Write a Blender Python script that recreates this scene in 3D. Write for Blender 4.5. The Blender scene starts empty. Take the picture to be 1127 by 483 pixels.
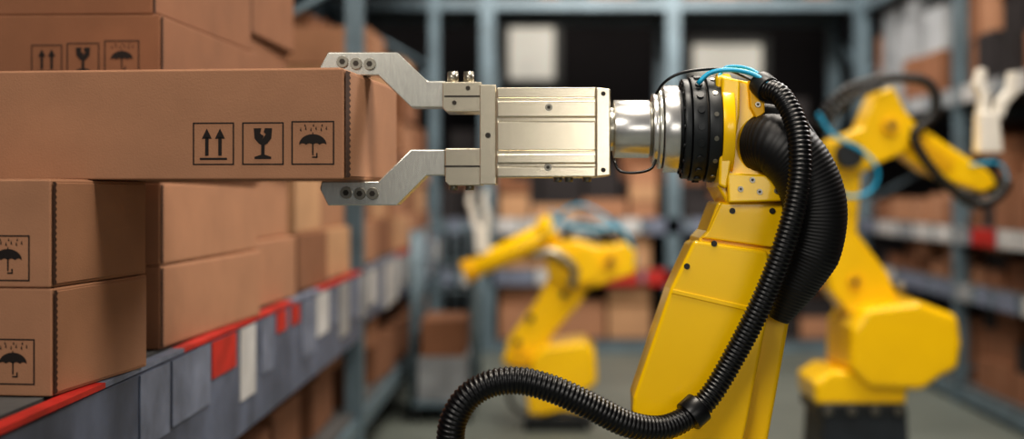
import bpy, bmesh, math, random
from mathutils import Vector, Matrix
random.seed(7)
F=1400.0; CX=595.0; CY=212.0; EYE=1.5
def pt(u,v,d):
    return Vector(((u-CX)*d/F, d, EYE+(CY-v)*d/F))
def lin(c):
    return tuple(((x/255)/12.92 if x/255<=0.04045 else ((x/255+0.055)/1.055)**2.4) for x in c)
def mat(name,rgb,rough=0.5,metal=0.0,var=0.12,nscale=12,bump=0.0,bscale=200,coat=0.0,emit=0,stretch=(1,1,1)):
    m=bpy.data.materials.new(name); m.use_nodes=True
    nt=m.node_tree; b=nt.nodes['Principled BSDF']
    c=lin(rgb)
    tc=nt.nodes.new('ShaderNodeTexCoord'); mp=nt.nodes.new('ShaderNodeMapping')
    mp.inputs['Scale'].default_value=stretch
    nt.links.new(tc.outputs['Object'],mp.inputs['Vector'])
    n=nt.nodes.new('ShaderNodeTexNoise'); n.inputs['Scale'].default_value=nscale; n.inputs['Detail'].default_value=6
    nt.links.new(mp.outputs['Vector'],n.inputs['Vector'])
    r=nt.nodes.new('ShaderNodeValToRGB')
    r.color_ramp.elements[0].position=0.3; r.color_ramp.elements[1].position=0.7
    r.color_ramp.elements[0].color=tuple(x*(1-var) for x in c)+(1,)
    r.color_ramp.elements[1].color=tuple(min(1,x*(1+var)) for x in c)+(1,)
    nt.links.new(n.outputs['Fac'],r.inputs['Fac']); nt.links.new(r.outputs['Color'],b.inputs['Base Color'])
    b.inputs['Roughness'].default_value=rough; b.inputs['Metallic'].default_value=metal
    b.inputs['Coat Weight'].default_value=coat
    if bump>0:
        n2=nt.nodes.new('ShaderNodeTexNoise'); n2.inputs['Scale'].default_value=bscale
        nt.links.new(mp.outputs['Vector'],n2.inputs['Vector'])
        bp=nt.nodes.new('ShaderNodeBump'); bp.inputs['Strength'].default_value=bump; bp.inputs['Distance'].default_value=0.002
        nt.links.new(n2.outputs['Fac'],bp.inputs['Height']); nt.links.new(bp.outputs['Normal'],b.inputs['Normal'])
    if emit>0:
        b.inputs['Emission Color'].default_value=c+(1,); b.inputs['Emission Strength'].default_value=emit
    return m
M={}
M['card']=mat('cardboard',(162,120,92),0.85,var=0.08,nscale=7,bump=0.25,bscale=260)
M['card2']=mat('cardboard_dark',(130,90,65),0.85,var=0.1,nscale=6,bump=0.2)
M['card3']=mat('cardboard_pale',(180,142,108),0.85,var=0.1,nscale=6)
M['flute']=mat('cardboard_flute',(62,38,25),0.9)
M['ink']=mat('printing_ink',(28,19,15),0.8)
M['yel']=mat('robot_yellow_paint',(252,202,0),0.28,var=0.06,nscale=3,coat=0.35,bump=0.06,bscale=300)
M['yel2']=mat('robot_yellow_edge',(232,176,4),0.4,var=0.05)
M['alu']=mat('nickel_aluminium',(224,214,192),0.22,metal=0.8,var=0.06,nscale=30,stretch=(1,1,20))
M['alu2']=mat('machined_aluminium',(222,220,210),0.24,metal=0.75,var=0.12,nscale=40,stretch=(12,1,1))
M['chrome']=mat('polished_steel',(222,220,216),0.27,metal=0.85,var=0.06,nscale=30,stretch=(14,1,1))
M['bolt']=mat('bolt_steel',(150,146,135),0.3,metal=0.8)
M['hole']=mat('bore_dark',(48,42,34),0.6)
M['blk']=mat('black_casting',(38,41,43),0.42,metal=0.2,var=0.2)
M['rub']=mat('black_corrugated_plastic',(14,14,16),0.34,var=0.2)
M['rubs']=mat('black_sleeve_fabric',(15,15,17),0.5,var=0.2)
M['blue']=mat('cyan_air_tube',(30,160,200),0.3)
M['steel']=mat('rack_steel_blue',(102,120,130),0.45,metal=0.2,var=0.2,nscale=5)
M['steeld']=mat('steel_dark',(46,52,58),0.5,metal=0.2,var=0.2)  # plain dark steel colour, seen on the robot pedestal
M['red']=mat('beam_red',(176,40,34),0.5,var=0.25)
M['lab']=mat('label_white',(182,182,182),0.6,var=0.2,nscale=6)
M['labb']=mat('label_bluegrey',(86,94,112),0.6,var=0.4,nscale=5)
M['labc']=mat('label_slate',(110,118,136),0.6,var=0.35,nscale=8)
M['deck']=mat('shelf_deck',(80,80,80),0.7,var=0.2)
M['floor']=mat('concrete_floor',(106,112,106),0.45,var=0.14,nscale=1.2,bump=0.1,bscale=30)
M['wall']=mat('dark_wall',(44,40,42),0.8,var=0.2,nscale=1)
M['win']=mat('daylight_pane',(220,214,200),0.4,emit=.55,var=0.3,nscale=1.5)
M['frame']=mat('window_frame',(120,122,120),0.5)
M['wrap']=mat('stretch_wrapped_goods',(150,154,158),0.4,var=0.35,nscale=4)
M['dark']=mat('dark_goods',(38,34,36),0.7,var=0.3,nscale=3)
M['grip']=mat('gripper_bright_alloy',(232,228,218),0.4,metal=0.1,var=0.05)

def link(o): bpy.context.scene.collection.objects.link(o); return o
def empty(name,loc):
    e=bpy.data.objects.new(name,None); e.empty_display_size=0.1; e.location=loc; return link(e)
def par(o,e):
    if e is not None:
        o.parent=e; o.matrix_parent_inverse=Matrix.Translation(-Vector(e.location))
def finish(bm,name,m,parent=None,bevel=0,seg=2,smooth=False,ang=35):
    bmesh.ops.recalc_face_normals(bm,faces=bm.faces)
    me=bpy.data.meshes.new(name); bm.to_mesh(me); bm.free()
    o=bpy.data.objects.new(name,me); link(o)
    ms=m if isinstance(m,list) else [m]
    for k in ms: me.materials.append(M[k])
    if smooth:
        for p in me.polygons: p.use_smooth=True
    if bevel>0:
        b=o.modifiers.new('bevel','BEVEL'); b.width=bevel; b.segments=seg; b.limit_method='ANGLE'; b.angle_limit=math.radians(ang)
        b.harden_normals=False
    par(o,parent); return o
def prism(name,pts,d,y0,y1,m,parent=None,bevel=0.004,seg=3,taper=0):
    """profile drawn on the plane Y=d, extruded from y0 to y1"""
    if d is None: d=y0
    bm=bmesh.new()
    c=sum((pt(u,v,d) for u,v in pts),Vector())/len(pts)
    def mk(y,t):
        r=[]
        for u,v in pts:
            p=pt(u,v,d); q=c+(p-c)*(1-t); r.append(bm.verts.new((q.x,y,q.z)))
        return r
    a=mk(y0,taper); b=mk(y1,0)
    bm.faces.new(a); bm.faces.new(list(reversed(b)))
    n=len(pts)
    for i in range(n): bm.faces.new((a[i],b[i],b[(i+1)%n],a[(i+1)%n]))
    return finish(bm,name,m,parent,bevel,seg)
def addbox(bm,x0,x1,y0,y1,z0,z1,mi=0):
    v=[bm.verts.new(p) for p in ((x0,y0,z0),(x1,y0,z0),(x1,y1,z0),(x0,y1,z0),(x0,y0,z1),(x1,y0,z1),(x1,y1,z1),(x0,y1,z1))]
    for f in ((3,2,1,0),(4,5,6,7),(0,1,5,4),(1,2,6,5),(2,3,7,6),(3,0,4,7)):
        fc=bm.faces.new([v[i] for i in f]); fc.material_index=mi
def box(name,x0,x1,y0,y1,z0,z1,m,parent=None,bevel=0.002):
    bm=bmesh.new(); addbox(bm,x0,x1,y0,y1,z0,z1); return finish(bm,name,m,parent,bevel,2)
def cylm(bm,p0,p1,r0,r1=None,n=32,mi=0,caps=True):
    if r1 is None: r1=r0
    p0=Vector(p0);p1=Vector(p1); ax=(p1-p0).normalized()
    t=Vector((0,0,1)) if abs(ax.z)<0.9 else Vector((1,0,0))
    a=ax.cross(t).normalized(); b=ax.cross(a)
    A=[];B=[]
    for i in range(n):
        th=2*math.pi*i/n; w=a*math.cos(th)+b*math.sin(th)
        A.append(bm.verts.new(p0+w*r0)); B.append(bm.verts.new(p1+w*r1))
    for i in range(n):
        f=bm.faces.new((A[i],A[(i+1)%n],B[(i+1)%n],B[i])); f.smooth=True; f.material_index=mi
    if caps:
        f=bm.faces.new(list(reversed(A))); f.material_index=mi
        f=bm.faces.new(B); f.material_index=mi
def cyl(name,p0,p1,r0,m,parent=None,r1=None,n=40,bevel=0.002):
    bm=bmesh.new(); cylm(bm,p0,p1,r0,r1,n)
    return finish(bm,name,m,parent,bevel,2,ang=50)
def bolts(name,plist,axis,r,h,m,parent=None,mh='hole'):
    bm=bmesh.new(); ax=Vector(axis).normalized()
    for p in plist:
        p=Vector(p); cylm(bm,p,p+ax*h,r,r*0.92,16,0)
        cylm(bm,p+ax*(h*0.9),p+ax*(h*1.03),r*0.5,r*0.5,6,1)
    return finish(bm,name,[m,mh],parent)
def catmull(P,step):
    P=[Vector(p) for p in P]; P=[2*P[0]-P[1]]+P+[2*P[-1]-P[-2]]
    out=[]
    for i in range(1,len(P)-2):
        a,b,c,d=P[i-1:i+3]; n=80
        for k in range(n):
            t=k/n
            out.append(0.5*((2*b)+(c-a)*t+(2*a-5*b+4*c-d)*t*t+(3*b-a-3*c+d)*t**3))
    out.append(P[-2])
    cum=[0]
    for i in range(len(out)-1): cum.append(cum[-1]+(out[i+1]-out[i]).length)
    tot=cum[-1]; N=max(2,int(tot/step)); res=[];tt=[]; j=0
    for k in range(N+1):
        s=tot*k/N
        while j<len(cum)-2 and cum[j+1]<s: j+=1
        f=(s-cum[j])/max(1e-9,cum[j+1]-cum[j]); res.append(out[j].lerp(out[j+1],f)); tt.append(k/N)
    return res,tt
def sweep(name,P,radii,m,parent=None,pitch=0.0,ridge=0.0,n=20,step=None):
    if step is None: step=pitch/4 if pitch>0 else 0.01
    pts,tt=catmull(P,step)
    bm=bmesh.new(); rings=[]; N=len(pts)
    ref=Vector((0,1,0))
    K=len(radii)-1
    for i,p in enumerate(pts):
        tg=(pts[min(i+2,N-1)]-pts[max(i-2,0)]).normalized()
        a=(ref-tg*ref.dot(tg)).normalized(); ref=a; b=tg.cross(a)
        x=tt[i]*K; j=min(int(x),K-1) if K>0 else 0
        r=radii[0] if K==0 else radii[j]+(radii[j+1]-radii[j])*(x-j)
        if pitch>0: r-= ridge*(0,0.75,1,0.35)[i%4]
        rings.append([bm.verts.new(p+(a*math.cos(2*math.pi*k/n)+b*math.sin(2*math.pi*k/n))*r) for k in range(n)])
    for i in range(N-1):
        for k in range(n):
            f=bm.faces.new((rings[i][k],rings[i][(k+1)%n],rings[i+1][(k+1)%n],rings[i+1][k])); f.smooth=True
    bm.faces.new(rings[0]); bm.faces.new(rings[-1])
    return finish(bm,name,m,parent)

# ---------------------------------------------------------------- icons
def R(a,b,c,d): return [(a,b),(c,b),(c,d),(a,d)]
def frame_i():
    t=.03; return [R(0,0,1,t),R(0,1-t,1,1),R(0,t,t,1-t),R(1-t,t,1,1-t)]
def arrows_i():
    o=[R(.17,.12,.83,.17)]
    for u in (.34,.66): o+=[R(u-.04,.22,u+.04,.66),[(u-.12,.62),(u+.12,.62),(u,.86)]]
    return o
def glass_i():
    return [[(.28,.86),(.46,.86),(.43,.74),(.52,.68),(.49,.6),(.57,.72),(.52,.77),(.55,.86),(.72,.86),(.7,.62),(.6,.5),(.54,.47),(.54,.24),(.7,.19),(.7,.14),(.3,.14),(.3,.19),(.46,.24),(.46,.47),(.4,.5),(.3,.62)]]
def umb_i():
    p=[]
    for i in range(15):
        t=math.pi*i/14; p.append((.5+.32*math.cos(t),.46+.24*math.sin(t)))
    q=[]
    for s in range(4):
        x0=.18+.16*s
        for j in range(1,5):
            q.append((x0+.16*j/4 if not(s==3 and j==4) else .82,.46+.035*math.sin(math.pi*j/4)))
    o=[p+q[:-1],R(.485,.22,.515,.5),R(.485,.16,.61,.19),R(.58,.16,.61,.27),R(.49,.69,.51,.74)]
    for k in range(6):
        x=.2+.12*k; o.append([(x,.78+.03*(k%2)),(x+.035,.76+.03*(k%2)),(x+.02,.86+.03*(k%2))])
    for k in range(3): o.append([(.3+.2*k,.88),(.335+.2*k,.86+.01),(.32+.2*k,.94)])
    return o
ICON={'a':arrows_i,'g':glass_i,'u':umb_i}
def icon_mesh(bm,mtx,items):
    for kind,u,v,s in items:
        for poly in frame_i()+ICON[kind]():
            vs=[bm.verts.new(mtx@Vector((u+a*s,-0.0012,v+b*s))) for a,b in poly]
            bm.faces.new(vs)
def carton(corner,yaw,w,l,h,icons=(),m='card',name='cardboard_box',fl=.016):
    """corner: front-right-bottom corner; front face runs to local -X, depth to +Y"""
    e=empty(name,corner)
    mt=Matrix.Translation(Vector(corner))@Matrix.Rotation(math.radians(yaw),4,'Z')
    bm=bmesh.new()
    addbox(bm,-w,0,0,l,0,h)
    bmesh.ops.transform(bm,matrix=mt,verts=bm.verts)
    finish(bm,'carton_body',m,e,0.0035,3)
    bm=bmesh.new()
    addbox(bm,-0.0004,0.002,0.012,l-0.012,0.006,h-0.006)
    addbox(bm,-w+0.01,-0.01,0.006,l/2-0.002,h-0.001,h+0.002)
    addbox(bm,-w+0.01,-0.01,l/2+0.002,l-0.006,h-0.001,h+0.002)
    bmesh.ops.transform(bm,matrix=mt,verts=bm.verts)
    finish(bm,'flap_panels',m,e,0.001,1)
    bm=bmesh.new()
    n=int(h/0.006); prev=None
    for i in range(n+1):
        z=0.004+(h-0.008)*i/n; o=fl*.35 if i%2 else 0.0
        a=bm.verts.new(mt@Vector((0.003,0.0030+o*.3,z))); b=bm.verts.new(mt@Vector((0.003,0.003+fl*.65+o,z)))
        if prev: bm.faces.new((prev[0],prev[1],b,a))
        prev=(a,b)
    finish(bm,'corrugated_edge','flute',e)
    if icons:
        bm=bmesh.new(); icon_mesh(bm,mt,icons); finish(bm,'printed_icons','ink',e)
    return e

# ---------------------------------------------------------------- room
def slab(name,*a): 
    return box(name,*a,None,0)
slab('floor',-6,7,-3,16,-0.1,0,'floor')
slab('wall_back',-6,7,16,16.2,0,7,'wall')
slab('wall_left',-6.2,-6,-3,16.2,0,7,'wall')
slab('wall_right',7,7.2,-3,16.2,0,7,'wall')
def window(name,u0,u1,v0,v1):
    a=pt(u0,v1,15.97); b=pt(u1,v0,15.97); e=empty(name,(a.x,15.9,a.z))
    box('pane',a.x,b.x,15.95,15.99,a.z,b.z,'win',e,0)
    bm=bmesh.new()
    for x in (a.x,b.x): addbox(bm,x-.05,x+.05,15.9,15.98,a.z-.05,b.z+.05)
    for z in (a.z,b.z): addbox(bm,a.x,b.x,15.9,15.98,z-.05,z+.05)
    finish(bm,'frame','frame',e)
window('window_1',556,614,26,92)
window('window_2',758,842,45,90)

# ---------------------------------------------------------------- racks
def rack_y(name,xf,xb,ups,levels,y0,y1,beamh=0.12,hgt=4.6):
    e=empty(name,(xf,(y0+y1)/2,0))
    bm=bmesh.new()
    for y in ups:
        for x in (xf,xb):
            addbox(bm,x-.045,x+.045,y-.04,y+.04,0,hgt,0)
        z=0.2; s=0
        while z<hgt-.7:
            p=(xf,y,z); q=(xb,y,z+.6)
            if s%2: p=(xb,y,z); q=(xf,y,z+.6)
            cylm(bm,p,q,.018,n=8); z+=.6; s+=1
    finish(bm,'uprights','steel',e)
    bm=bmesh.new()
    for z in levels: addbox(bm,min(xf,xb)+.0,max(xf,xb),y0,y1,z-.03,z-.002)
    finish(bm,'decks','deck',e)
    bm=bmesh.new()
    for z in levels:
        for x in (xf,xb): addbox(bm,x-.03,x+.03,y0,y1,z-beamh,z-.0305)
    finish(bm,'beams','steel',e)
    return e
# left rack ---------------------------------------------------------
SZ=1.11; XF=-0.90
lr=rack_y('pallet_rack',XF-.05,-2.0,[1.2,6.5,11.4],[SZ,0.38,3.6],1.2,11.5)
bm=bmesh.new()
addbox(bm,XF-.012,XF,1.2,6.4,SZ-.34,SZ-.016,0); addbox(bm,XF-.012,XF,6.6,11.4,SZ-.28,SZ-.016,0)
finish(bm,'beam_face','labb',lr,.004)
bm=bmesh.new()
for a,b in ((1.2,2.62),(3.2,4.6),(5.2,6.4),(8,9)): addbox(bm,XF-.03,XF+.004,a,b,SZ-.012,SZ-.001)
finish(bm,'red_edge_strip','red',lr)
bm=bmesh.new()
for a,b in ((2.62,3.2),(4.6,5.2),(6.6,8),(9,11.4)): addbox(bm,XF-.03,XF+.004,a,b,SZ-.012,SZ-.001)
finish(bm,'steel_edge_strip','labc',lr)
bm=bmesh.new(); y=2.85
while y<11.2:
    w=random.uniform(.14,.40); h=random.uniform(.14,.26)
    mi=random.choice([0,3,3,2,3,3]) if y<4.4 else random.choice([0,3,0,2])
    if 3.25<y<3.5 : mi=1; h=.09
    if 4.3<y<4.6: mi=1; h=.06
    addbox(bm,XF+.0005,XF+.004,y,y+w,SZ-.03-h,SZ-.02,mi)
    y+=w+random.uniform(.02,.10)
finish(bm,'price_labels',['lab','red','wrap','labc','steeld'],lr)
bm=bmesh.new(); yy=2.37
for a,b in (((yy,-.30),(yy+.06,-.17)),((yy+.12,-.30),(yy+.06,-.17)),((yy,-.30),(yy+.12,-.30))):
    p=Vector((XF+.003,a[0],SZ+a[1]+.03)); q=Vector((XF+.003,b[0],SZ+b[1]+.03)); cylm(bm,p,q,.004,n=6)
finish(bm,'warning_triangle_print','ink',lr)

H=0.2065
carton((-0.934,2.43,SZ),-6.6,0.62,0.43,H,[('u',-.122,.022,.088)])
carton((-0.936,2.43,SZ+H+.002),-6.6,0.62,0.43,H,[('u',-.13,.012,.088)])
for i in range(4):  # upper rows and top carton use dark cardboard: shade put into the colour
    ic=[]
    if i==3: ic=[('a',-.325,.055,.078),('g',-.235,.055,.082),('u',-.14,.055,.088)]
    carton((-0.945,3.158,SZ+i*(H+.002)),-3.2+(.6 if i%2 else 0),0.62,0.90,H,ic,'card' if i<2 else 'card2')
carton((-0.965,3.16,SZ+4*(H+.002)),-3,0.6,0.88,.30,(),'card2')
for k,(y,l,nn,x) in enumerate([(4.18,.62,6,-.955),(4.95,.55,2,-.95),(5.6,.6,3,-.96),(6.75,.6,3,-.98),(7.5,.7,6,-1.0),(8.4,.6,3,-.97),(9.2,.7,6,-.99),(10.1,.6,4,-.97)]):
    for i in range(nn):
        carton((x-(i%2)*.012,y,SZ+i*(H+.022)),-3+(i*1.7)%3,0.55,l,H+.02,(),('card','card2','card3')[(i+k)%3] if k else ('card' if i<2 else 'card2'))  # first column again shades its upper cartons by the darker cardboard colour
for k in range(9):
    y=3.2+k*.85
    for i in range(random.choice([1,1,2])):
        carton((-.94-random.uniform(0,.1),y,0.38+i*.262),random.uniform(-6,4),0.6,0.62,.26,(),'card2')
lg=bmesh.new(); y=3.0
while y<11:
    w=random.uniform(.5,.9); addbox(lg,-1.8,-1.0,y,y+w,3.601,3.601+random.uniform(.4,.8),random.randint(0,2)); y+=w+.05
finish(lg,'stacked_cartons',['card','card2','wrap'],lr)
bm=bmesh.new(); y=2.6
while y<11:
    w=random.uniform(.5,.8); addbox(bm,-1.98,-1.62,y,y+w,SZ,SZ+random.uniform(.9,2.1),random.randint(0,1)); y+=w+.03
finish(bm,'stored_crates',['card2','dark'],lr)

# back rack -------------------------------------------------------
def rack_x(name,yf,yb,ups,levels,x0,x1):
    e=empty(name,((x0+x1)/2,yf,0)); bm=bmesh.new()
    for x in ups:
        for y in (yf,yb): addbox(bm,x-.07,x+.07,y-.04,y+.04,0,4.6)
        z=.2;s=0
        while z<4.3:
            p=(x,yf,z);q=(x,yb,z+.6)
            if s%2:p=(x,yb,z);q=(x,yf,z+.6)
            cylm(bm,p,q,.02,n=8);z+=.6;s+=1
    finish(bm,'uprights','steel',e)
    bm=bmesh.new()
    for z in levels: addbox(bm,x0,x1,yf,yb,z-.03,z-.002)
    finish(bm,'decks','deck',e)
    bm=bmesh.new()
    for z in levels:
        for y in (yf,yb): addbox(bm,x0,x1,y-.03,y+.03,z-.12,z-.0305)
    finish(bm,'beams','steel',e)
    bm=bmesh.new()
    for z in levels[1:3]:
        x=x0+.1
        while x<x1-.3:
            w=random.uniform(.12,.45); addbox(bm,x,x+w,yf-.04,yf-.031,z-.15,z-.0,random.choice([0,0,0,3]) if random.random()>.2 else 1); x+=w+random.uniform(.02,.08)
    finish(bm,'price_labels',['lab','red','wrap','labc'],e)
    return e
BL=[3.34,1.26,.78,.12]
br=rack_x('pallet_rack',12.0,13.1,[-2.3,-.5,1.25,3.02],BL,-2.4,3.05)
def clutter(x0,x1,y0,y1,z,hs,mats,fill=.85,name='stacked_cartons',depth=.35,along='x',rack=None,wr=(.2,.5)):
    bm=bmesh.new(); t=x0 if along=='x' else y0; end=x1 if along=='x' else y1
    while t<end-.15:
        w=min(random.uniform(*wr),end-t)
        if random.random()<fill:
            n=random.randint(1,3); zz=z; h=random.uniform(*hs)
            for i in range(n):
                mi=random.randrange(len(mats)); j=random.uniform(0,.06)
                if along=='x': addbox(bm,t+.01,t+w-.01,y0+j,y0+j+depth,zz,zz+h,mi)
                else: addbox(bm,x0+j,x0+j+depth,t+.01,t+w-.01,zz,zz+h,mi)
                zz+=h+.001
                if zz-z>hs[1]*2.2: break
        t+=w+.01
    return finish(bm,name,mats,rack)
clutter(-.4,1.15,12.1,12.9,BL[1],(.12,.19),['card2','card3','card'],.97,rack=br)
clutter(1.35,2.9,12.1,12.9,BL[1],(.12,.22),['card2','dark','card'],.97,rack=br)
clutter(-2.2,-.6,12.1,12.9,BL[1],(.2,.4),['card2','card','dark'],.95,rack=br)
clutter(-.4,1.15,12.1,12.9,BL[2],(.08,.13),['dark','card2','card3'],.9,rack=br)
clutter(1.35,2.9,12.1,12.9,BL[2],(.08,.13),['dark','card2'],.85,rack=br)
clutter(-.4,1.15,12.05,12.9,BL[3],(.2,.4),['card3','card3','card'],.97,depth=.6,rack=br,wr=(.4,.65))
clutter(1.35,2.9,12.05,12.9,BL[3],(.15,.25),['card2','dark','card'],.9,rack=br)
clutter(-.4,2.9,12.1,12.9,BL[0],(.3,.5),['dark','card2','card'],.9,rack=br)
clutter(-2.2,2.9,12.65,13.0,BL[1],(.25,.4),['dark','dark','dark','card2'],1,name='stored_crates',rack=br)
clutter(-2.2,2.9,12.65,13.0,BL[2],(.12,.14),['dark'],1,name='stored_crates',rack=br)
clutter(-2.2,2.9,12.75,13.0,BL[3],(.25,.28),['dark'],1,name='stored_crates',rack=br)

# right rack ------------------------------------------------------
rr=rack_y('pallet_rack',3.0,4.1,[3.0,6.1,9.1,11.8],[3.28,2.25,1.26,.86,.15],3.0,11.85)
bm=bmesh.new()
for z in (1.26,.86,2.25):
    y=3.2
    while y<11.6:
        w=random.uniform(.12,.5); addbox(bm,2.958,2.969,y,y+w,z-.12,z-.0,random.choice([0,0,3,2]) if random.random()>.12 else 1); y+=w+random.uniform(.03,.15)
finish(bm,'price_labels',['lab','red','wrap','labc'],rr)
RK=dict(along='y',rack=rr)
clutter(3.05,4,3.2,11.7,1.26,(.16,.26),['card2','card','card2','dark'],.98,depth=.6,**RK)
clutter(3.05,4,3.2,11.7,.86,(.09,.13),['card2','card','dark'],.97,depth=.6,**RK)
clutter(3.05,4,3.2,11.7,.15,(.18,.24),['card2','dark','card2'],.97,depth=.6,**RK)
clutter(3.05,4,3.2,9.6,2.25,(.26,.36),['card2','dark','card2','card'],.97,depth=.7,**RK)
clutter(3.05,4,9.7,11.7,2.25,(.26,.36),['wrap','card2','wrap'],.97,depth=.7,**RK)
clutter(3.05,4,3.2,11.7,3.28,(.2,.4),['wrap','card2'],.95,depth=.7,**RK)
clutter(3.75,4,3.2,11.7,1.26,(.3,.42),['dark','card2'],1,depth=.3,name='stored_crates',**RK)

# roll cage standing in the aisle
rc=empty('roll_cage',(-.62,8.6,0)); bm=bmesh.new()
X0,X1,Y0,Y1=-.84,-.44,8.3,9.1
for x in (X0,X1):
    for y in (Y0,Y1): cylm(bm,(x,y,.1),(x,y,1.25),.018,n=10)
for z in (.14,.35,.57,.79,1.01,1.24):
    cylm(bm,(X0,Y0,z),(X0,Y1,z),.01,n=8);cylm(bm,(X1,Y0,z),(X1,Y1,z),.01,n=8);cylm(bm,(X0,Y1,z),(X1,Y1,z),.01,n=8)
for k in range(1,6):
    x=X0+(X1-X0)*k/6; cylm(bm,(x,Y1,.14),(x,Y1,1.24),.007,n=8)
for k in range(1,8):
    y=Y0+(Y1-Y0)*k/8
    for x in (X0,X1): cylm(bm,(x,y,.14),(x,y,1.24),.007,n=8)
addbox(bm,X0,X1,Y0,Y1,.1,.13)
finish(bm,'wire_frame','steel',rc)
bm=bmesh.new()
for x in (X0+.03,X1-.03):
    for y in (Y0+.05,Y1-.05): cylm(bm,(x-.012,y,.05),(x+.012,y,.05),.05,n=20)
finish(bm,'castors','blk',rc)
bm=bmesh.new(); addbox(bm,X0+.03,X1-.03,Y0+.05,Y1-.05,.131,.42,0); addbox(bm,X0+.05,X1-.06,Y0+.08,Y1-.1,.421,.66,1)
finish(bm,'cartons',['wrap','card2'],rc,.005)

# ---------------------------------------------------------------- held box
B0=(-0.395,2.55,1.527); BH=0.2225
carton(B0,-5.8,0.95,0.50,BH,[('a',-.312,.029,.086),('g',-.209,.029,.086),('u',-.107,.029,.088)],fl=.045)

# ---------------------------------------------------------------- main robot
D=2.75
def q(u,v,y=D): return pt(u,v,y)
PX=D/F
base=q(790,212)
rb=empty('robot_arm',(base.x,2.85,0))
y0,y1=2.72,2.785
up=[(352,74),(361,57.5),(437,57.5),(470,89),(490,89),(490,118),(452,118),(416,83),(354,83)]
lo=[(352,208),(361,226),(437,226),(470,193),(490,193),(490,164.5),(452,164.5),(416,199.5),(354,199.5)]
prism('gripper_finger_upper',up,None,y0,y1,'alu2',rb,.0025)
prism('gripper_finger_lower',lo,None,y0,y1,'alu2',rb,.0025)
bolts('finger_bolts',[q(u,v,y0) for u,v in ((377,68),(392,70),(407,70.5),(381,212),(396,213),(410,213))],(0,-1,0),6.8*PX,.006,'bolt',rb)
for nm,(a,b,c,dd) in {'jaw_block_upper':(487,530,90,123),'jaw_block_lower':(490,530,163,204)}.items():
    prism(nm,[(a,c),(b,c),(b,dd),(a+4,dd),(a,dd-4)],None,2.695,2.80,'alu',rb,.002)
bm=bmesh.new()
for v in (106,183):
    a=q(489,v-1,2.695); b=q(528,v+1,2.695); addbox(bm,a.x,b.x,2.6945,2.70,b.z,a.z)
finish(bm,'jaw_block_seams','hole',rb)
bolts('jaw_bolts_top',[q(498,91,2.73),q(516,91,2.73),q(499,90,2.77),q(516,90,2.77)],(0,0,1),6*PX,.022,'bolt',rb)
bolts('jaw_bolts_bottom',[q(499,203,2.73),q(517,203,2.73)],(0,0,-1),5*PX,.012,'bolt',rb)
bolts('jaw_face_screws',[q(515,97,2.695),q(500,113,2.695)],(0,-1,0),2.5*PX,.002,'hole',rb)
prism('slide_plate',[(528,93),(546,93),(546,203),(528,203)],None,2.685,2.815,'alu',rb,.002)
bolts('slide_plate_screws',[q(537,149,2.685)],(0,-1,0),3*PX,.002,'hole',rb)
prism('gripper_body_core',[(546,99),(658,99),(658,193),(546,193)],None,2.678,2.83,'alu',rb,.002)
for i,(a,b,f) in enumerate([(96,108,.672),(111,129,.664),(133,166,.668),(169.5,180,.664),(183,195,.670)]):
    prism('body_rib_%d'%(i+1),[(547,a),(656,a),(656,b),(547,b)],None,2+f,2.835,'alu',rb,.003)
bolts('body_ports',[q(604,118,2.664),q(603,184,2.670)],(0,-1,0),4*PX,.0015,'bolt',rb)
prism('rear_plate',[(656,96),(672,98),(672,193),(656,195)],None,2.66,2.84,'alu',rb,.003)
bolts('rear_plate_screws',[q(664,103,2.66),q(664,187,2.66)],(0,-1,0),2.6*PX,.002,'hole',rb)
bolts('gripper_fittings',[q(x,194,2.73) for x in (614,626,646)],(0,0,-1),5*PX,.012,'bolt',rb)
AY=2.76
segs=[(670,676,24,'alu2'),(675,714,32,'chrome'),(714,717,30,'bolt'),(717,723,39,'chrome'),(723,727,44,'alu2'),(728,745,48,'chrome'),(744,749,44,'blk'),(749,756,55,'blk'),(757,772,57,'blk'),(774,788,58,'blk'),(772,774,54,'hole'),(788,801,61,'yel')]
for i,(a,b,r,m) in enumerate(segs):
    cyl('wrist_ring_%d'%(i+1),q(a,142,AY),q(b,142,AY),r*PX,m,rb,n=72,bevel=.0015)
c0=q(749,142,AY)
bolts('flange_bolts',[c0+Vector((0,math.cos(t),math.sin(t)))*51*PX for t in [2*math.pi*k/16 for k in range(16)]],(-1,0,0),2.4*PX,.003,'blk',rb)
c1=q(765,142,AY)
bm=bmesh.new()
for k in range(20):
    t=2*math.pi*k/20; dr=Vector((0,math.cos(t),math.sin(t)))
    cylm(bm,c1+dr*55*PX,c1+dr*59*PX,4*PX,4*PX,10)
finish(bm,'rim_bosses','blk',rb)
c2=q(781,142,AY); bm=bmesh.new()
for k in range(14):
    t=2*math.pi*(k+.5)/14; dr=Vector((0,math.cos(t),math.sin(t)))
    cylm(bm,c2+dr*57*PX,c2+dr*59*PX,2.6*PX,2.6*PX,10)
finish(bm,'rim_screws','bolt',rb)
cast=[(788,82),(826,90),(838,98),(839,120),(829,132),(824,150),(824,178),(838,187),(866,193),(867,222),(800,224),(790,206)]
prism('elbow_casting',cast,None,2.685,2.87,'yel',rb,.006,4)
prism('elbow_front_rib',[(795,84),(815,88),(814,128),(808,165),(800,208),(791,204)],None,2.664,2.70,'yel',rb,.005,4)
prism('elbow_flange_lip',[(824,88),(841,96),(842,124),(833,131),(826,118)],None,2.672,2.86,'yel2',rb,.003)
prism('elbow_shelf',[(800,190),(866,194),(868,221),(802,223)],None,2.665,2.87,'yel',rb,.004)
bolts('elbow_bolts',[q(u,v,2.672) for u,v in ((834,101),(834,115))]+[q(u,v,2.665) for u,v in ((815,208),(836,211),(855,210),(828,198))],(0,-1,0),3.2*PX,.003,'bolt',rb)
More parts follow.
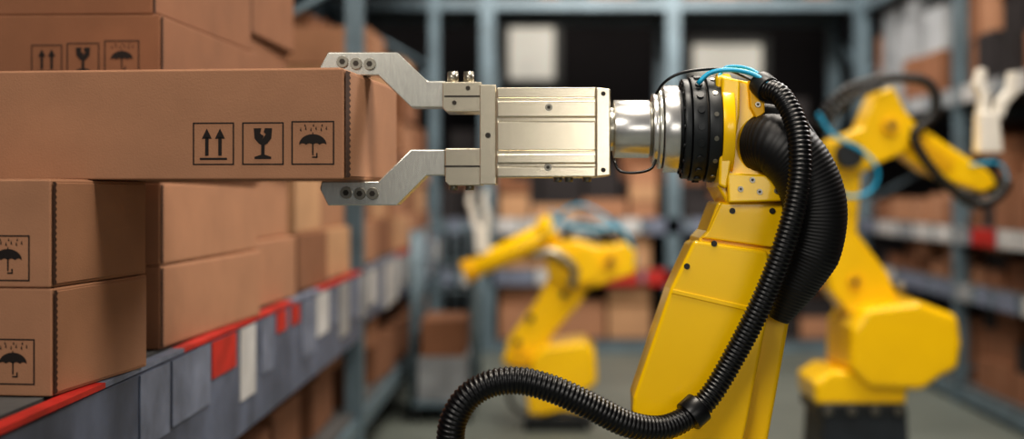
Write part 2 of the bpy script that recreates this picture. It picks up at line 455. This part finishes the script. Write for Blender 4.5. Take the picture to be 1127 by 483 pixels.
prism('elbow_motor_housing',[(832,112),(880,118),(902,150),(905,190),(866,205),(826,188),(824,140)],None,2.72,2.87,'blk',rb,.012,4)
prism('neck',[(790,222),(864,222),(872,300),(760,290),(770,262),(778,254)],None,2.70,2.87,'yel',rb,.006,4)
prism('neck_front_face',[(794,223),(862,223),(862,274),(772,262),(780,254)],None,2.688,2.71,'yel',rb,.004)
prism('lower_arm_core',[(764,266),(846,278),(868,292),(871,345),(846,483),(815,610),(705,610),(699,440),(739,320)],None,2.72,2.88,'yel',rb,.010,4)
prism('lower_arm_cover',[(764,264),(845,276),(850,300),(846,344),(822,470),(790,600),(705,600),(696,450),(697,438),(738,318)],None,2.676,2.73,'yel',rb,.008,4)
prism('cover_step',[(741,318),(846,342),(842,347),(739,323)],None,2.6735,2.69,'yel',rb,.002)
bolts('arm_screws',[q(u,v,2.676) for u,v in ((786,268),(756,293))]+[q(u,v,2.688) for u,v in ((806,232),(850,232))],(0,-1,0),3.3*PX,.003,'blk',rb)
sh=q(760,640)
cyl('shoulder_drum',(sh.x,2.55,sh.z),(sh.x,3.0,sh.z),.17,'yel',rb,n=64,bevel=.012)
cyl('shoulder_cap',(sh.x,2.53,sh.z),(sh.x,2.56,sh.z),.10,'blk',rb,n=48,bevel=.005)
bm=bmesh.new(); addbox(bm,sh.x-.24,sh.x+.24,2.56,3.05,.36,.62); finish(bm,'turret','yel',rb,.04,4)
cyl('swivel_base',(sh.x,2.8,.22),(sh.x,2.8,.37),.22,'blk',rb,n=64,bevel=.01)
box('base_foot',sh.x-.28,sh.x+.28,2.52,3.08,.0,.22,'yel',rb,.02)
def qq(l): return [q(u,v,y) for u,v,y in l]
sweep('cable_sleeve',qq([(834,158,2.70),(856,160,2.66),(880,182,2.65),(896,222,2.65),(893,268,2.655),(874,312,2.665),(857,352,2.675)]),[r*PX for r in (30,34,34,34,33,25,11)],'rubs',rb,pitch=.0075,ridge=.0011,n=56)
sweep('corrugated_hose',qq([(843,97,2.66),(860,106,2.62),(876,136,2.59),(881,180,2.57),(875,228,2.565),(858,285,2.57),(836,338,2.59),(808,392,2.61),(782,435,2.61),(758,458,2.60),(728,471,2.57),(692,467,2.54),(650,447,2.52),(608,428,2.51),(570,419,2.51),(535,424,2.51),(508,445,2.51),(496,482,2.52),(510,540,2.56),(560,610,2.62),(640,650,2.66),(700,670,2.7)]),[r*PX for r in (11,12.5,12.5,12.5,12.5,12.5,12.5,13,14,14.5,14.5,14.5,14.5,15,15,15,15,15)],'rub',rb,pitch=.0092,ridge=.0034,n=28)
cyl('hose_clamp',q(770,447,2.61),q(757,459,2.60),17*PX,'rub',rb,n=32)
cyl('hose_gland',q(836,91,2.68),q(846,99,2.655),14*PX,'blk',rb,n=24)
sweep('air_tube_1',qq([(768,92,2.68),(782,80,2.68),(806,77,2.67),(830,82,2.66),(848,94,2.64)]),[2.6*PX],'blue',rb,n=10)
sweep('air_tube_2',qq([(790,86,2.72),(800,74,2.74),(825,76,2.72),(842,88,2.70),(852,100,2.68)]),[2.2*PX],'blue',rb,n=10)
sweep('signal_cable_1',qq([(722,104,2.70),(730,92,2.69),(745,82,2.68),(768,77,2.68),(800,77,2.69),(832,90,2.67)]),[1.6*PX],'rub',rb,n=8)
sweep('signal_cable_2',qq([(676,176,2.70),(682,188,2.69),(700,190,2.68),(716,186,2.69),(722,176,2.70)]),[1.6*PX],'rub',rb,n=8)

# ---------------------------------------------------------------- right background robot
d=6.0; P=d/F
def z6(u,v,y=0,dd=None):
    dd=dd or d; p=pt(u,v,dd); return Vector((p.x,dd+y,p.z))
r2=empty('robot_arm',(z6(940,0).x,d,0))
prism('pedestal',[(896,446),(985,446),(992,561.9),(888,561.9)],d,d-.2,d+.2,'steeld',r2,.01)
prism('turret',[(886,414),(905,402),(968,404),(986,420),(984,438),(888,438)],d,d-.2,d+.2,'yel',r2,.02)
prism('base_ring',[(892,436),(982,436),(986,450),(890,450)],d,d-.21,d+.21,'blk',r2,.01)
bolts('base_bolts',[z6(u,444,-.21) for u in (900,925,950,975)],(0,-1,0),4*P,.02,'bolt',r2)
prism('shoulder_motor_drum',[(934,332),(996,324),(1040,340),(1044,372),(1040,400),(1022,408),(1000,424),(940,422),(918,400),(920,354)],d,d-.24,d+.2,'yel',r2,.03,4,.06)
prism('lower_arm',[(900,190),(944,180),(938,255),(972,300),(984,330),(930,346),(908,318),(904,290)],d,d-.10,d+.12,'yel',r2,.02,4)
bolts('pivot_cap',[z6(935,308,-.1)],(0,-1,0),8*P,.02,'yel2',r2)
bolts('lifting_eye',[z6(992,322,0)],(0,0,1),5*P,.05,'bolt',r2)
prism('elbow',[(944,142),(960,104),(976,97),(988,122),(1002,140),(990,168),(962,180),(940,192),(906,186),(904,160),(920,150)],d,d-.12,d+.14,'yel',r2,.015,4)
cyl('elbow_motor',z6(925,172,-.2),z6(925,172,.2),14*P,'blk',r2)
bolts('elbow_cap',[z6(972,140,-.12)],(0,-1,0),9*P,.03,'yel2',r2)
prism('forearm',[(985,126),(1006,138),(1044,164),(1084,190),(1092,204),(1076,212),(1040,200),(1014,190),(978,164)],d,d-.08,d+.08,'yel',r2,.015,4)
prism('forearm_panel',[(1000,150),(1012,156),(1044,178),(1040,190),(1010,178),(996,166)],d,d-.088,d-.07,'yel2',r2,.004)
cyl('wrist',z6(1066,194),z6(1100,206),12*P,'blk',r2)
cyl('wrist_flange',z6(1086,192),z6(1087,172),12*P,'blk',r2)
prism('gripper_body',[(1075,124),(1096,124),(1100,168),(1074,168)],d,d-.05,d+.05,'grip',r2,.006)
prism('gripper_finger_1',[(1075,126),(1077,108),(1071,94),(1076,75),(1084,77),(1082,92),(1088,106),(1087,126)],d,d-.03,d+.03,'grip',r2,.004)
prism('gripper_finger_2',[(1091,128),(1097,110),(1107,99),(1110,79),(1119,80),(1119,102),(1107,116),(1102,130)],d,d-.03,d+.03,'grip',r2,.004)
sweep('corrugated_hose',[z6(u,v,-.15) for u,v in ((892,138),(906,116),(930,98),(970,89),(1006,92),(1019,108),(1016,130),(996,150),(1010,180),(1034,206),(1060,224),(1084,218),(1098,200))],[6*P],'rub',r2,pitch=.03,ridge=.005,n=12)
sweep('corrugated_hose_b',[z6(u,v,-.17) for u,v in ((898,146),(912,124),(936,106),(960,98))],[5*P],'rub',r2,pitch=.03,ridge=.005,n=12)
sweep('air_tube',[z6(u,v,-.2) for u,v in ((890,128),(906,150),(940,170),(954,190),(946,210),(922,216),(908,205))],[2*P],'blue',r2,n=8)
sweep('air_tube_b',[z6(u,v,-.1) for u,v in ((1060,182),(1090,180),(1100,196),(1094,216))],[1.6*P],'blue',r2,n=8)
# ---------------------------------------------------------------- left background robot
e8=8.2; P=e8/F
def z8(u,v,y=0): return z6(u,v,y,e8)
r3=empty('robot_arm',(z8(610,0).x,e8,0))
prism('base_foot',[(584,452),(640,452),(648,467.9),(576,467.9)],e8,e8-.2,e8+.2,'blk',r3,.01)
prism('turret',[(580,428),(600,420),(640,424),(644,452),(582,452)],e8,e8-.18,e8+.18,'yel',r3,.02)
prism('shoulder_motor_drum',[(596,376),(644,370),(656,382),(658,418),(640,432),(600,434),(580,414),(582,390)],e8,e8-.2,e8+.2,'yel',r3,.03,4,.06)
prism('lower_arm',[(606,300),(652,304),(640,330),(608,366),(590,402),(568,406),(553,396),(560,372),(590,330)],e8,e8-.12,e8+.1,'yel',r3,.02,4)
bolts('arm_bolts',[z8(u,v,-.12) for u,v in ((584,348),(620,322),(570,374))],(0,-1,0),4*P,.02,'blk',r3)
cyl('pivot_cap',z8(572,390,-.16),z8(572,390,.1),10*P,'yel2',r3)
prism('elbow',[(600,272),(632,262),(660,270),(688,266),(698,276),(697,300),(676,306),(656,314),(626,318),(602,300)],e8,e8-.16,e8+.14,'yel',r3,.02,4)
cyl('elbow_drum',z8(640,290,-.2),z8(640,290,.1),19*P,'yel',r3)
bolts('elbow_cap',[z8(670,286,-.16)],(0,-1,0),8*P,.03,'yel2',r3)
cyl('forearm',z8(520,296),z8(606,256),11*P,'yel',r3,r1=15*P,bevel=.012)
cyl('forearm_collar',z8(598,260),z8(612,253),19*P,'yel',r3,bevel=.01)
cyl('wrist',z8(511,300),z8(521,295.5),13*P,'yel2',r3)
sweep('link_rod',[z8(u,v,-.2) for u,v in ((588,280),(606,276),(622,284),(632,296),(628,312))],[5*P],'bolt',r3,n=10)
cyl('gripper_mount',z8(529,290),z8(529,276),6*P,'chrome',r3)
prism('gripper_body',[(522,248),(537,248),(539,278),(524,278)],e8,e8-.05,e8+.05,'grip',r3,.006)
prism('gripper_finger_1',[(520,250),(517,232),(513,222),(517,208),(521,210),(520,222),(525,232),(528,250)],e8,e8-.03,e8+.03,'grip',r3,.003)
prism('gripper_finger_2',[(531,250),(533,234),(529,222),(532,208),(537,210),(535,222),(540,234),(538,250)],e8,e8-.03,e8+.03,'grip',r3,.003)
sweep('air_tube',[z8(u,v,-.1) for u,v in ((602,262),(616,236),(640,226),(668,240),(690,262),(698,286),(690,302))],[1.8*P],'blue',r3,n=8)
sweep('air_tube_b',[z8(u,v,-.15) for u,v in ((606,232),(622,246),(650,252),(680,250),(694,270))],[2*P],'blue',r3,n=8)
sweep('cable',[z8(u,v,-.1) for u,v in ((620,262),(634,246),(660,250),(676,270))],[3*P],'rub',r3,n=8)
sweep('cable_b',[z8(u,v,-.25) for u,v in ((560,420),(566,440),(590,452),(620,446),(645,452),(650,462))],[2.5*P],'rub',r3,n=8)

# ---------------------------------------------------------------- light
def area(name,loc,tgt,size,energy,col):
    l=bpy.data.lights.new(name,'AREA'); l.shape='RECTANGLE'; l.size=size[0]; l.size_y=size[1]; l.energy=energy; l.color=col
    o=bpy.data.objects.new(name,l); o.location=loc; link(o)
    o.rotation_euler=(Vector(tgt)-Vector(loc)).to_track_quat('-Z','Y').to_euler(); return o
area('key_light',(-1.4,-.6,3.4),(0.1,2.8,1.45),(1.8,1.0),76,(1,.94,.86))
area('gripper_fill_light',(0.5,2.3,4.2),(0.3,2.9,1.5),(1.0,1.0),85,(1,.9,.78))  # warm light added above, put in for highlights on the gripper metal
area('fill_light',(1.4,-2.6,1.9),(0.2,2.8,1.5),(2.4,1.0),28,(1,.95,.88))
area('rim_light',(2.4,4.4,3.4),(0.4,2.8,1.5),(1,1),45,(1,.95,.9))
area('background_fill',(1.2,6.0,5.2),(1.2,7.5,0),(2.0,3),240,(1,.91,.8))  # unseen source, added to brighten the background robots and floor
area('background_fill',(0.9,9.6,4.4),(0.9,12.3,1),(3,1.0),165,(1,.92,.84))  # unseen too, added to brighten the back rack
w=bpy.data.worlds.new('world'); bpy.context.scene.world=w; w.use_nodes=True
w.node_tree.nodes['Background'].inputs[0].default_value=(.6,.63,.68,1); w.node_tree.nodes['Background'].inputs[1].default_value=.15
# ---------------------------------------------------------------- camera
cd=bpy.data.cameras.new('camera'); co=bpy.data.objects.new('camera',cd); link(co)
co.location=(0,0,EYE); co.rotation_euler=(math.radians(90),0,0)
cd.sensor_width=36; cd.lens=36*F/1127
cd.shift_x=-(CX-563.5)/1127; cd.shift_y=-(241.5-CY)/1127
cd.dof.use_dof=True; cd.dof.focus_distance=2.62; cd.dof.aperture_fstop=1.1
cd.clip_end=100
bpy.context.scene.camera=co
vs=bpy.context.scene.view_settings; vs.view_transform='Standard'
try: vs.look='Medium High Contrast'
except Exception: vs.look='None'
